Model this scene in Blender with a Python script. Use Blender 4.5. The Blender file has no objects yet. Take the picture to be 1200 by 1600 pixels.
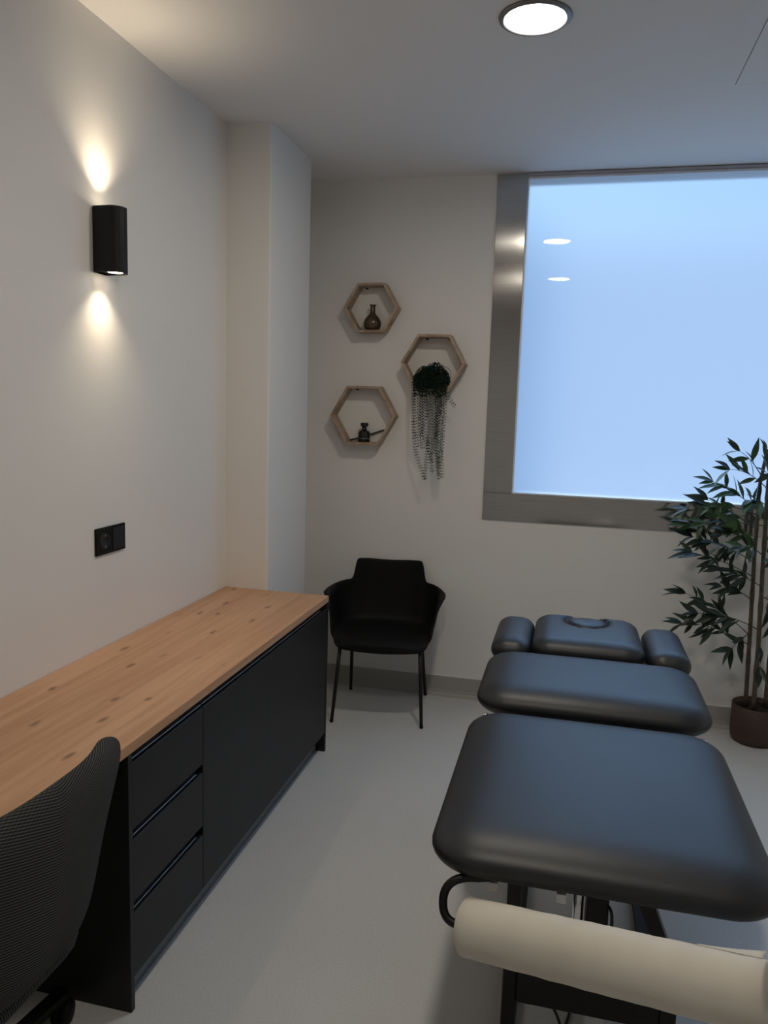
import bpy, bmesh, math, random
from mathutils import Vector, Matrix, Euler
random.seed(7)
scene = bpy.context.scene
COL = scene.collection
PI = math.pi

# ------------------------------------------------------------------ camera
CAM_POS = (1.56141, -4.22607, 1.61560)
R_RIGHT = Vector((0.97139, 0.23555, 0.030195))
R_DOWN = Vector((0.060479, -0.12242, -0.990634))
R_FWD = Vector((-0.229647, 0.964121, -0.133164))
cd = bpy.data.cameras.new('camera')
cam = bpy.data.objects.new('camera', cd)
COL.objects.link(cam)
cd.sensor_fit = 'VERTICAL'
cd.sensor_height = 36.0
cd.sensor_width = 27.0
cd.lens = 1210.81 / 1600 * 36.0
cd.clip_start = 0.05
m = Matrix.Identity(4)
for i in range(3):
    m[i][0] = R_RIGHT[i]
    m[i][1] = -R_DOWN[i]
    m[i][2] = -R_FWD[i]
    m[i][3] = CAM_POS[i]
cam.matrix_world = m
scene.camera = cam

# ------------------------------------------------------------------ sky, exposure
w = bpy.data.worlds.new('sky')
scene.world = w
w.use_nodes = True
wn = w.node_tree.nodes
wl = w.node_tree.links
wn.clear()
out = wn.new('ShaderNodeOutputWorld')
bg = wn.new('ShaderNodeBackground')
sky = wn.new('ShaderNodeTexSky')
sky.sky_type = 'NISHITA'
sky.sun_disc = False
sky.sun_elevation = math.radians(42)
sky.sun_rotation = math.radians(-50)
sky.air_density = 1.0
sky.dust_density = 1.2
sky.ozone_density = 1.0
# below the horizon: shaded ground, plain colour
tcw = wn.new('ShaderNodeTexCoord')
sep = wn.new('ShaderNodeSeparateXYZ')
wl.new(tcw.outputs['Generated'], sep.inputs[0])
hz = wn.new('ShaderNodeMapRange')
hz.inputs['From Min'].default_value = 0.14
hz.inputs['From Max'].default_value = 0.60
wl.new(sep.outputs['Z'], hz.inputs['Value'])
tint = wn.new('ShaderNodeMix')
tint.data_type = 'RGBA'
tint.blend_type = 'MULTIPLY'
tint.inputs[0].default_value = 1.0
tint.inputs[7].default_value = (3.4, 3.9, 4.15, 1)
wl.new(sky.outputs[0], tint.inputs[6])
gmix = wn.new('ShaderNodeMix')
gmix.data_type = 'RGBA'
gmix.inputs[6].default_value = (2.0, 2.9, 4.6, 1)
wl.new(hz.outputs[0], gmix.inputs[0])
wl.new(tint.outputs[2], gmix.inputs[7])
wl.new(gmix.outputs[2], bg.inputs[0])
wl.new(bg.outputs[0], out.inputs[0])
SKY_STRENGTH = 0.17
bg.inputs[1].default_value = SKY_STRENGTH
vs = scene.view_settings
vs.view_transform = 'Standard'
vs.look = 'None'
vs.gamma = 1.0
vs.exposure = 0.0
vs.use_curve_mapping = False
DOWNLIGHT = 112.0
SPOT_W = 6.3
try:
    scene.cycles.use_denoising = True
    scene.cycles.max_bounces = 10
    scene.cycles.diffuse_bounces = 6
    scene.cycles.transmission_bounces = 8
    scene.cycles.caustics_reflective = False
    scene.cycles.sample_clamp_indirect = 6.0
except Exception:
    pass

# ------------------------------------------------------------------ materials
def new_mat(name, col=(0.5, 0.5, 0.5), rough=0.5, metal=0.0, spec=0.5):
    mt = bpy.data.materials.new(name)
    mt.use_nodes = True
    b = mt.node_tree.nodes['Principled BSDF']
    b.inputs['Base Color'].default_value = (*col, 1)
    b.inputs['Roughness'].default_value = rough
    b.inputs['Metallic'].default_value = metal
    b.inputs['Specular IOR Level'].default_value = spec
    return mt, mt.node_tree.nodes, mt.node_tree.links, b

def coords(n, l, scale=(1, 1, 1), kind='Object', rot=(0, 0, 0)):
    tc = n.new('ShaderNodeTexCoord')
    mp = n.new('ShaderNodeMapping')
    mp.inputs['Scale'].default_value = scale
    mp.inputs['Rotation'].default_value = rot
    l.new(tc.outputs[kind], mp.inputs['Vector'])
    return mp.outputs[0]

def noise(n, l, vec, scale, detail=3, rough=0.5):
    t = n.new('ShaderNodeTexNoise')
    t.inputs['Scale'].default_value = scale
    t.inputs['Detail'].default_value = detail
    t.inputs['Roughness'].default_value = rough
    if vec is not None:
        l.new(vec, t.inputs['Vector'])
    return t.outputs['Fac']

def ramp(n, l, fac, stops):
    r = n.new('ShaderNodeValToRGB')
    el = r.color_ramp.elements
    el[0].position, el[0].color = stops[0][0], (*stops[0][1], 1)
    el[1].position, el[1].color = stops[-1][0], (*stops[-1][1], 1)
    for p, c in stops[1:-1]:
        e = el.new(p)
        e.color = (*c, 1)
    l.new(fac, r.inputs[0])
    return r.outputs[0]

def bump(n, l, b, fac, strength, dist=0.002):
    bp = n.new('ShaderNodeBump')
    bp.inputs['Strength'].default_value = strength
    bp.inputs['Distance'].default_value = dist
    l.new(fac, bp.inputs['Height'])
    l.new(bp.outputs[0], b.inputs['Normal'])

def mixc(n, l, fac, a, b, mode='MIX'):
    x = n.new('ShaderNodeMix')
    x.data_type = 'RGBA'
    x.blend_type = mode
    for sock, v in ((x.inputs[0], fac), (x.inputs[6], a), (x.inputs[7], b)):
        if isinstance(v, (int, float)):
            sock.default_value = v
        elif isinstance(v, tuple):
            sock.default_value = (*v, 1)
        else:
            l.new(v, sock)
    return x.outputs[2]

M = {}
def simple(key, col, rough=0.5, metal=0.0, spec=0.5, nscale=40.0, var=0.12, bs=0.05, bd=0.001):
    mt, n, l, b = new_mat(key, col, rough, metal, spec)
    v = coords(n, l)
    f = noise(n, l, v, nscale)
    lo = tuple(c * (1 - var) for c in col)
    hi = tuple(min(1, c * (1 + var)) for c in col)
    l.new(ramp(n, l, f, [(0.3, lo), (0.7, hi)]), b.inputs['Base Color'])
    bump(n, l, b, f, bs, bd)
    M[key] = mt
    return mt, n, l, b

simple('wall_paint', (0.81, 0.79, 0.755), 0.75, spec=0.25, nscale=220, var=0.015, bs=0.08, bd=0.0006)
simple('ceiling_paint', (0.80, 0.79, 0.775), 0.8, spec=0.2, nscale=200, var=0.01, bs=0.03, bd=0.0005)
simple('skirting_vinyl', (0.40, 0.385, 0.355), 0.5, spec=0.4, nscale=300, var=0.05, bs=0.02)
simple('caulk', (0.75, 0.74, 0.71), 0.5, nscale=100, var=0.02)
simple('black_laminate', (0.0100, 0.0108, 0.0122), 0.45, spec=0.35, nscale=400, var=0.1, bs=0.03, bd=0.0003)
simple('black_profile', (0.22, 0.24, 0.26), 0.35, 0.8, nscale=200, var=0.1)
simple('plinth_grey', (0.15, 0.16, 0.165), 0.4, 0.2, nscale=100, var=0.1)
simple('black_plastic', (0.0048, 0.005, 0.0052), 0.6, spec=0.2, nscale=600, var=0.12, bs=0.05, bd=0.0003)
simple('black_powder', (0.006, 0.0062, 0.0065), 0.45, spec=0.4, nscale=500, var=0.15, bs=0.05, bd=0.0003)
simple('lamp_black', (0.007, 0.007, 0.0075), 0.5, spec=0.3, nscale=500, var=0.1)
simple('trim_grey', (0.20, 0.20, 0.21), 0.35, 0.5, nscale=60, var=0.05)
simple('chrome', (0.75, 0.76, 0.78), 0.12, 1.0, nscale=50, var=0.03)
simple('white_plastic', (0.86, 0.86, 0.85), 0.4, nscale=100, var=0.03)
simple('pot_brown', (0.060, 0.034, 0.023), 0.55, nscale=60, var=0.15, bs=0.06)
simple('soil', (0.012, 0.01, 0.008), 0.95, nscale=90, var=0.6, bs=0.9, bd=0.01)
simple('cane', (0.085, 0.066, 0.042), 0.6, nscale=50, var=0.35, bs=0.1)
simple('twig', (0.05, 0.06, 0.03), 0.6, nscale=50, var=0.3)
simple('bead_green', (0.020, 0.036, 0.022), 0.7, spec=0.15, nscale=60, var=0.45)
simple('bead_dark', (0.011, 0.022, 0.015), 0.7, spec=0.15, nscale=60, var=0.45)
simple('reed_black', (0.008, 0.008, 0.008), 0.5)
simple('cable_black', (0.008, 0.008, 0.008), 0.5)
simple('white_bead', (0.75, 0.77, 0.8), 0.35, nscale=80, var=0.02)
simple('head_rail', (0.45, 0.43, 0.46), 0.4, 0.3, nscale=80, var=0.04)

# paper with soft embossing
mt, n, l, b = new_mat('tissue_paper', (0.74, 0.69, 0.60), 0.9, spec=0.15)
f = noise(n, l, coords(n, l), 260, 2)
f2 = noise(n, l, coords(n, l), 9, 3)
l.new(ramp(n, l, f2, [(0.3, (0.70, 0.65, 0.565)), (0.7, (0.77, 0.72, 0.63))]), b.inputs['Base Color'])
bump(n, l, b, f, 0.25, 0.001)
M['paper'] = mt

# speckled vinyl floor
mt, n, l, b = new_mat('vinyl_floor', (0.5, 0.49, 0.46), 0.38, spec=0.4)
v = coords(n, l)
f1 = noise(n, l, v, 160, 4, 0.7)
f2 = noise(n, l, v, 2.2, 3)
c1 = ramp(n, l, f1, [(0.30, (0.56, 0.56, 0.545)), (0.5, (0.62, 0.62, 0.605)), (0.72, (0.68, 0.68, 0.665))])
c2 = ramp(n, l, f2, [(0.3, (0.95, 0.95, 0.95)), (0.7, (1, 1, 1))])
l.new(mixc(n, l, 1.0, c1, c2, 'MULTIPLY'), b.inputs['Base Color'])
bump(n, l, b, f1, 0.04, 0.0006)
M['floor'] = mt

# oak laminate: grain along Y
mt, n, l, b = new_mat('oak_laminate', (0.6, 0.4, 0.25), 0.5, spec=0.35)
g1 = noise(n, l, coords(n, l, (26, 1.3, 26)), 1.6, 6, 0.6)
g2 = noise(n, l, coords(n, l, (7, 0.45, 7)), 1.5, 3, 0.5)
g3 = noise(n, l, coords(n, l, (160, 4, 160)), 1.5, 2, 0.5)
c1 = ramp(n, l, g1, [(0.25, (0.55, 0.305, 0.165)), (0.5, (0.63, 0.365, 0.21)), (0.75, (0.68, 0.41, 0.25))])
c2 = ramp(n, l, g2, [(0.3, (0.82, 0.79, 0.76)), (0.65, (1, 1, 1))])
c3 = ramp(n, l, g3, [(0.3, (0.94, 0.93, 0.92)), (0.7, (1, 1, 1))])
cc = mixc(n, l, 1.0, mixc(n, l, 1.0, c1, c2, 'MULTIPLY'), c3, 'MULTIPLY')
vo = n.new('ShaderNodeTexVoronoi')
vo.voronoi_dimensions = '2D'
vo.inputs['Scale'].default_value = 1.0
vo.inputs['Randomness'].default_value = 1.0
kn = n.new('ShaderNodeVectorMath')
kn.operation = 'ADD'
nz = n.new('ShaderNodeTexNoise')
nz.inputs['Scale'].default_value = 14
l.new(coords(n, l), nz.inputs['Vector'])
sc_ = n.new('ShaderNodeVectorMath')
sc_.operation = 'SCALE'
sc_.inputs['Scale'].default_value = 0.30
l.new(nz.outputs['Color'], sc_.inputs[0])
l.new(coords(n, l, (13, 4.6, 1)), kn.inputs[0])
l.new(sc_.outputs[0], kn.inputs[1])
l.new(kn.outputs[0], vo.inputs['Vector'])
kf = ramp(n, l, vo.outputs['Distance'], [(0.04, (1, 1, 1)), (0.15, (0, 0, 0))])
kmask = ramp(n, l, vo.outputs['Color'], [(0.50, (0, 0, 0)), (0.62, (0.8, 0.8, 0.8))])
kfac = mixc(n, l, 1.0, kf, kmask, 'MULTIPLY')
cc = mixc(n, l, kfac, cc, (0.17, 0.085, 0.045))
l.new(cc, b.inputs['Base Color'])
bump(n, l, b, g3, 0.06, 0.0005)
M['oak'] = mt

# whitewashed shelf wood
mt, n, l, b = new_mat('shelf_wood', (0.35, 0.25, 0.17), 0.6, spec=0.3)
g = noise(n, l, coords(n, l, (3, 60, 60), 'Generated'), 1.0, 5, 0.6)
g = noise(n, l, coords(n, l, (18, 18, 18)), 1.0, 5, 0.6)
l.new(ramp(n, l, g, [(0.3, (0.29, 0.20, 0.13)), (0.55, (0.44, 0.325, 0.235)), (0.8, (0.54, 0.42, 0.32))]), b.inputs['Base Color'])
bump(n, l, b, g, 0.15, 0.001)
M['shelf_wood'] = mt

# brushed stainless steel
def steel(key, sx, sz, r0, r1, an):
    mt, n, l, b = new_mat(key, (0.52, 0.51, 0.49), 0.17, 1.0)
    g = noise(n, l, coords(n, l, (sx, 1, sz)), 1.0, 4, 0.6)
    big = noise(n, l, coords(n, l), 7, 3)
    l.new(ramp(n, l, g, [(0.3, (0.46, 0.45, 0.43)), (0.7, (0.55, 0.54, 0.52))]), b.inputs['Base Color'])
    r = n.new('ShaderNodeMapRange')
    r.inputs['To Min'].default_value = r0
    r.inputs['To Max'].default_value = r1
    l.new(big, r.inputs['Value'])
    l.new(r.outputs[0], b.inputs['Roughness'])
    b.inputs['Anisotropic'].default_value = an
    M[key] = mt
steel('steel_post', 4, 500, 0.11, 0.17, 0.9)
steel('steel_rail', 4, 300, 0.06, 0.12, 0.5)

# upholstery of the massage table
mt, n, l, b = new_mat('black_leatherette', (0.011, 0.0125, 0.0165), 0.4, spec=0.85)
f = noise(n, l, coords(n, l), 420, 3)
f2 = noise(n, l, coords(n, l), 5, 3)
bump(n, l, b, f, 0.07, 0.0004)
r = n.new('ShaderNodeMapRange')
r.inputs['To Min'].default_value = 0.42
r.inputs['To Max'].default_value = 0.47
l.new(f2, r.inputs['Value'])
l.new(r.outputs[0], b.inputs['Roughness'])
b.inputs['IOR'].default_value = 1.42
M['leatherette'] = mt

# ribbed charcoal fabric (UV: v runs down the rows)
mt, n, l, b = new_mat('charcoal_weave', (0.05, 0.05, 0.05), 0.95, spec=0.1)
tc = n.new('ShaderNodeTexCoord')
wv = n.new('ShaderNodeTexWave')
wv.wave_type = 'BANDS'
wv.bands_direction = 'Y'
wv.inputs['Scale'].default_value = 52
wv.inputs['Distortion'].default_value = 0.9
wv.inputs['Detail'].default_value = 2
wv.inputs['Detail Scale'].default_value = 30
l.new(tc.outputs['UV'], wv.inputs['Vector'])
wv2 = n.new('ShaderNodeTexWave')
wv2.wave_type = 'BANDS'
wv2.bands_direction = 'DIAGONAL'
wv2.inputs['Scale'].default_value = 66
wv2.inputs['Distortion'].default_value = 0.6
l.new(tc.outputs['UV'], wv2.inputs['Vector'])
mul = mixc(n, l, 0.22, wv.outputs['Color'], wv2.outputs['Color'])
l.new(ramp(n, l, mul, [(0.15, (0.022, 0.022, 0.022)), (0.55, (0.058, 0.058, 0.057)), (0.9, (0.115, 0.115, 0.112))]), b.inputs['Base Color'])
bump(n, l, b, mul, 0.6, 0.002)
M['weave'] = mt

# bronze glass vase
mt, n, l, b = new_mat('bronze_glass', (0.085, 0.055, 0.03), 0.2, 0.35, 0.6)
f = noise(n, l, coords(n, l), 30, 3)
l.new(ramp(n, l, f, [(0.3, (0.06, 0.04, 0.022)), (0.7, (0.12, 0.08, 0.042))]), b.inputs['Base Color'])
M['bronze'] = mt
simple('black_glass', (0.006, 0.006, 0.007), 0.12, spec=0.6, nscale=50)
simple('black_cap', (0.009, 0.009, 0.009), 0.4, nscale=50)

# bamboo leaves
def leafmat(key, a, bcol):
    mt, n, l, b = new_mat(key, a, 0.42, spec=0.45)
    oi = n.new('ShaderNodeObjectInfo')
    f = noise(n, l, coords(n, l), 25, 2)
    base = mixc(n, l, oi.outputs['Random'], a, bcol)
    l.new(mixc(n, l, f, base, tuple(c * 0.7 for c in a)), b.inputs['Base Color'])
    b.inputs['Subsurface Weight'].default_value = 0.0
    M[key] = mt
leafmat('leaf_green', (0.034, 0.075, 0.032), (0.075, 0.175, 0.048))
leafmat('leaf_dark', (0.016, 0.030, 0.020), (0.030, 0.058, 0.034))

def emit(key, col, s):
    mt = bpy.data.materials.new(key)
    mt.use_nodes = True
    n, l = mt.node_tree.nodes, mt.node_tree.links
    n.clear()
    o = n.new('ShaderNodeOutputMaterial')
    e = n.new('ShaderNodeEmission')
    e.inputs[0].default_value = (*col, 1)
    e.inputs[1].default_value = s
    l.new(e.outputs[0], o.inputs[0])
    M[key] = mt
emit('downlight_lens', (1.0, 0.92, 0.79), DOWNLIGHT)
emit('sconce_lens', (1.0, 0.84, 0.62), 12.0)

# frosted window glass: scatters the sky's light, smooth glossy room side
mt = bpy.data.materials.new('frosted_glass')
mt.use_nodes = True
n, l = mt.node_tree.nodes, mt.node_tree.links
n.clear()
o = n.new('ShaderNodeOutputMaterial')
tr = n.new('ShaderNodeBsdfTranslucent')
tr.inputs[0].default_value = (0.86, 0.93, 0.96, 1)
rf = n.new('ShaderNodeBsdfRefraction')
rf.inputs['Color'].default_value = (0.90, 0.95, 0.97, 1)
rf.inputs['Roughness'].default_value = 0.42
rf.inputs['IOR'].default_value = 1.25
gl = n.new('ShaderNodeBsdfGlossy')
gl.inputs['Roughness'].default_value = 0.015
mx = n.new('ShaderNodeMixShader')
mx.inputs[0].default_value = 0.75
fr = n.new('ShaderNodeFresnel')
fr.inputs['IOR'].default_value = 1.45
mx2 = n.new('ShaderNodeMixShader')
l.new(tr.outputs[0], mx.inputs[1])
l.new(rf.outputs[0], mx.inputs[2])
l.new(fr.outputs[0], mx2.inputs[0])
l.new(mx.outputs[0], mx2.inputs[1])
l.new(gl.outputs[0], mx2.inputs[2])
l.new(mx2.outputs[0], o.inputs[0])
M['frosted'] = mt
mt = bpy.data.materials.new('clear_face')
mt.use_nodes = True
n, l = mt.node_tree.nodes, mt.node_tree.links
n.clear()
o = n.new('ShaderNodeOutputMaterial')
tb = n.new('ShaderNodeBsdfTransparent')
tb.inputs[0].default_value = (0.97, 0.99, 0.99, 1)
l.new(tb.outputs[0], o.inputs[0])
M['clear_face'] = mt

# ------------------------------------------------------------------ mesh helpers
ORI = {}
def obj(name, bm, mat, parent=None, smooth=False, loc=None):
    """link bm (built in world coordinates) as one object; children are shifted to their thing's origin"""
    base = Vector(ORI.get(parent.name, (0, 0, 0))) if parent else Vector(loc or (0, 0, 0))
    bmesh.ops.translate(bm, verts=bm.verts, vec=-base)
    bmesh.ops.recalc_face_normals(bm, faces=bm.faces)
    me = bpy.data.meshes.new(name)
    bm.to_mesh(me)
    bm.free()
    for mm in (mat if isinstance(mat, (list, tuple)) else [mat]):
        me.materials.append(M[mm])
    if smooth:
        for p in me.polygons:
            p.use_smooth = True
    o = bpy.data.objects.new(name, me)
    COL.objects.link(o)
    if parent:
        o.parent = parent
        ORI[o.name] = tuple(base)
    else:
        o.location = base
        ORI[o.name] = tuple(base)
    return o

def thing(name, loc, label, cat, group=None):
    o = bpy.data.objects.new(name, None)
    o.empty_display_size = 0.05
    o.location = loc
    COL.objects.link(o)
    ORI[o.name] = tuple(loc)
    return tag(o, label, cat, group)

def tag(o, label=None, cat=None, group=None, kind=None):
    if label: o['label'] = label
    if cat: o['category'] = cat
    if group: o['group'] = group
    if kind: o['kind'] = kind
    return o

def structure(o):
    o['kind'] = 'structure'
    return o

def box(bm, x0, x1, y0, y1, z0, z1, bev=0.0, seg=2):
    r = bmesh.ops.create_cube(bm, size=1.0)
    vs_ = r['verts']
    for v in vs_:
        v.co = Vector(((x0 + x1) / 2 + v.co.x * (x1 - x0), (y0 + y1) / 2 + v.co.y * (y1 - y0), (z0 + z1) / 2 + v.co.z * (z1 - z0)))
    if bev > 0:
        es = list({e for v in vs_ for e in v.link_edges})
        bmesh.ops.bevel(bm, geom=es, offset=bev, segments=seg, profile=0.5, affect='EDGES')
    return bm

def B(*a, **k):
    return box(bmesh.new(), *a, **k)

def obox(bm, a, b, wx, wz, up=(0, 0, 1)):
    """box bar from a to b with section wx * wz"""
    a, b = Vector(a), Vector(b)
    d = (b - a)
    L = d.length
    d.normalize()
    s = d.cross(Vector(up)).normalized()
    u = s.cross(d).normalized()
    r = bmesh.ops.create_cube(bm, size=1.0)
    for v in r['verts']:
        c = v.co.copy()
        v.co = (a + b) / 2 + d * c.x * L + s * c.y * wx + u * c.z * wz
    return bm

def tube(bm, pts, rad, seg=10, cap=True):
    """round tube along pts; rad a number or a list"""
    pts = [Vector(p) for p in pts]
    if not isinstance(rad, (list, tuple)):
        rad = [rad] * len(pts)
    rings = []
    ref = None
    for i, p in enumerate(pts):
        d = (pts[min(i + 1, len(pts) - 1)] - pts[max(i - 1, 0)]).normalized()
        if ref is None:
            ref = Vector((0, 0, 1)) if abs(d.z) < 0.9 else Vector((1, 0, 0))
        s = d.cross(ref).normalized()
        u = s.cross(d).normalized()
        ref = u
        rings.append([bm.verts.new(p + (s * math.cos(2 * PI * k / seg) + u * math.sin(2 * PI * k / seg)) * rad[i]) for k in range(seg)])
    for i in range(len(rings) - 1):
        for k in range(seg):
            bm.faces.new((rings[i][k], rings[i][(k + 1) % seg], rings[i + 1][(k + 1) % seg], rings[i + 1][k]))
    if cap:
        bm.faces.new(rings[0][::-1])
        bm.faces.new(rings[-1])
    return bm

def lathe(bm, prof, c=(0, 0, 0), seg=28, rot=None):
    """profile [(r, z)...] turned about z at c"""
    c = Vector(c)
    rings = []
    def place(v):
        v = Vector(v)
        if rot is not None:
            v = rot @ v
        return c + v
    for r, z in prof:
        if r < 1e-6:
            rings.append([bm.verts.new(place((0, 0, z)))])
        else:
            rings.append([bm.verts.new(place((r * math.cos(2 * PI * k / seg), r * math.sin(2 * PI * k / seg), z))) for k in range(seg)])
    for a, b in zip(rings, rings[1:]):
        for k in range(seg):
            k2 = (k + 1) % seg
            if len(a) == 1 and len(b) == 1:
                continue
            if len(a) == 1:
                bm.faces.new((a[0], b[k], b[k2]))
            elif len(b) == 1:
                bm.faces.new((a[k], b[0], a[k2]))
            else:
                bm.faces.new((a[k], b[k], b[k2], a[k2]))
    return bm

def grid_mesh(bm, rows, uv=True, close=False):
    """rows: list of equal-length lists of points"""
    V = [[bm.verts.new(p) for p in r] for r in rows]
    lay = bm.loops.layers.uv.new('UVMap') if uv else None
    nr, nc = len(V), len(V[0])
    cl = [[0.0] * nc for _ in range(nr)]
    for i in range(nr - 1):
        for j in range(nc if close else nc - 1):
            j2 = (j + 1) % nc
            f = bm.faces.new((V[i][j], V[i][j2], V[i + 1][j2], V[i + 1][j]))
            f.smooth = True
    return V

def bezier(p0, p1, p2, n):
    p0, p1, p2 = Vector(p0), Vector(p1), Vector(p2)
    return [p0 * (1 - t) ** 2 + p1 * 2 * t * (1 - t) + p2 * t * t for t in [i / n for i in range(n + 1)]]

def arc(c, r, a0, a1, n, ax=(1, 0, 0), ay=(0, 0, 1)):
    c, ax, ay = Vector(c), Vector(ax), Vector(ay)
    return [c + ax * r * math.cos(a0 + (a1 - a0) * i / n) + ay * r * math.sin(a0 + (a1 - a0) * i / n) for i in range(n + 1)]

def mods(o, solid=0.0, sub=0, bev=0.0, offset=-1.0):
    if solid:
        s = o.modifiers.new('thickness', 'SOLIDIFY')
        s.thickness = solid
        s.offset = offset
    if bev:
        b_ = o.modifiers.new('edges', 'BEVEL')
        b_.width = bev
        b_.segments = 3
        b_.limit_method = 'ANGLE'
    if sub:
        s = o.modifiers.new('smooth', 'SUBSURF')
        s.levels = sub
        s.render_levels = sub
    return o

def pad(bm, c, hx, hy, hz, r, rz, n=20, crown=0.0, deform=None):
    """soft rounded cushion: box with plan corner radius r and edge radius rz"""
    c = Vector(c)
    faces = []
    seen = {}
    def cubepts(axis, s):
        g_ = []
        for i in range(n + 1):
            row = []
            for j in range(n + 1):
                # cluster samples towards the edges
                a = -math.cos(PI * i / n); b_ = -math.cos(PI * j / n)
                p = [0, 0, 0]
                p[axis] = s
                p[(axis + 1) % 3] = a
                p[(axis + 2) % 3] = b_
                row.append(tuple(round(q, 6) for q in p))
            g_.append(row)
        return g_
    def vert(p):
        if p in seen:
            return seen[p]
        P = (p[0] * hx, p[1] * hy, p[2] * hz)
        q = (max(-(hx - r), min(hx - r, P[0])), max(-(hy - r), min(hy - r, P[1])), max(-(hz - rz), min(hz - rz, P[2])))
        d = Vector(((P[0] - q[0]) / r, (P[1] - q[1]) / r, (P[2] - q[2]) / rz))
        if d.length > 1e-9:
            d.normalize()
        o_ = Vector((q[0] + d.x * r, q[1] + d.y * r, q[2] + d.z * rz))
        if crown and o_.z > 0:
            o_.z += crown * (1 - (o_.x / hx) ** 2) * (1 - (o_.y / hy) ** 2) * (o_.z / hz)
        if deform:
            o_ = deform(o_)
        v = bm.verts.new(c + o_)
        seen[p] = v
        return v
    for axis in range(3):
        for s in (-1.0, 1.0):
            g_ = cubepts(axis, s)
            for i in range(n):
                for j in range(n):
                    q = [vert(g_[i][j]), vert(g_[i + 1][j]), vert(g_[i + 1][j + 1]), vert(g_[i][j + 1])]
                    if len(set(q)) == 4:
                        try:
                            f = bm.faces.new(q if s > 0 else q[::-1])
                            f.smooth = True
                        except ValueError:
                            pass
    return bm
# ------------------------------------------------------------------ room shell
H = 2.833
XR = 3.35           # right wall
YF = -5.4           # wall behind the camera
WX0, WX1, WZ0, WZ1 = 1.2627, 3.02, 1.1759, 2.812      # glass opening
bm = bmesh.new(); box(bm, -0.15, XR + 0.15, YF - 0.15, 0.2, -0.12, 0.0)
structure(obj('floor', bm, 'floor'))
HX0, HX1, HY0, HY1 = 2.066, 2.666, -1.575, -0.975     # access hatch
bm = bmesh.new()
box(bm, -0.15, HX0, YF - 0.15, 0.2, H, H + 0.1)
box(bm, HX1, XR + 0.15, YF - 0.15, 0.2, H, H + 0.1)
box(bm, HX0, HX1, YF - 0.15, HY0, H, H + 0.1)
box(bm, HX0, HX1, HY1, 0.2, H, H + 0.1)
box(bm, HX0, HX1, HY0, HY1, H + 0.03, H + 0.1)
ceiling = structure(obj('ceiling', bm, 'ceiling_paint'))
bm = bmesh.new(); box(bm, -0.15, 0.0, YF - 0.15, 0.2, 0.0, H)
wall_left = structure(obj('wall_left', bm, 'wall_paint'))
bm = bmesh.new()
box(bm, 0.0, WX0, 0.0, 0.2, 0.0, H)
box(bm, WX1, XR + 0.15, 0.0, 0.2, 0.0, H)
box(bm, WX0, WX1, 0.0, 0.2, 0.0, WZ0)
box(bm, WX0, WX1, 0.0, 0.2, WZ1, H)
wall_back = structure(obj('wall_back', bm, 'wall_paint'))
bm = bmesh.new(); box(bm, XR, XR + 0.15, YF - 0.15, 0.0, 0.0, H)
structure(obj('wall_right', bm, 'wall_paint'))
bm = bmesh.new(); box(bm, 0.0, XR, YF - 0.15, YF, 0.0, H)
structure(obj('wall_front', bm, 'wall_paint'))
# boxed pillar standing off the left wall (rounded corner)
bm = bmesh.new()
box(bm, 0.0, 0.2107, -0.886, -0.35, 0.0, H)
es = [e for e in bm.edges if abs(e.verts[0].co.x - 0.2107) < 1e-4 and abs(e.verts[1].co.x - 0.2107) < 1e-4
      and abs(e.verts[0].co.y - e.verts[1].co.y) < 1e-4]
bmesh.ops.bevel(bm, geom=es, offset=0.008, segments=4, profile=0.5, affect='EDGES')
obj('pillar', bm, 'wall_paint', wall_left)

def skirting(name, x0, x1, y0, y1, along_x, face):
    """coved vinyl upstand 0.11 high; face = +1/-1 side of the wall it leans on"""
    bm = bmesh.new()
    prof = [(0.0, 0.112), (0.005, 0.112), (0.005, 0.035), (0.009, 0.016), (0.018, 0.006), (0.03, 0.0), (0.0, 0.0)]
    ends = []
    for t in ((x0, x1) if along_x else (y0, y1)):
        if along_x:
            ends.append([bm.verts.new((t, y0 + face * d, z)) for d, z in prof])
        else:
            ends.append([bm.verts.new((x0 + face * d, t, z)) for d, z in prof])
    k = len(prof)
    for i in range(k):
        bm.faces.new((ends[0][i], ends[0][(i + 1) % k], ends[1][(i + 1) % k], ends[1][i]))
    bm.faces.new(ends[0]); bm.faces.new(ends[1][::-1])
    o = structure(obj(name, bm, 'skirting_vinyl'))
    bm = bmesh.new()
    if along_x:
        box(bm, x0, x1, min(y0, y0 + face * 0.006), max(y0, y0 + face * 0.006), 0.112, 0.1155)
    else:
        box(bm, min(x0, x0 + face * 0.006), max(x0, x0 + face * 0.006), y0, y1, 0.112, 0.1155)
    obj('sealant_line', bm, 'caulk', o)
skirting('baseboard_back', 0.0, XR, 0.0, 0.0, True, -1)
skirting('baseboard_left', 0.0, 0.0, YF, -2.60, False, 1)
skirting('baseboard_right', XR, XR, YF, -0.03, False, -1)

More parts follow.
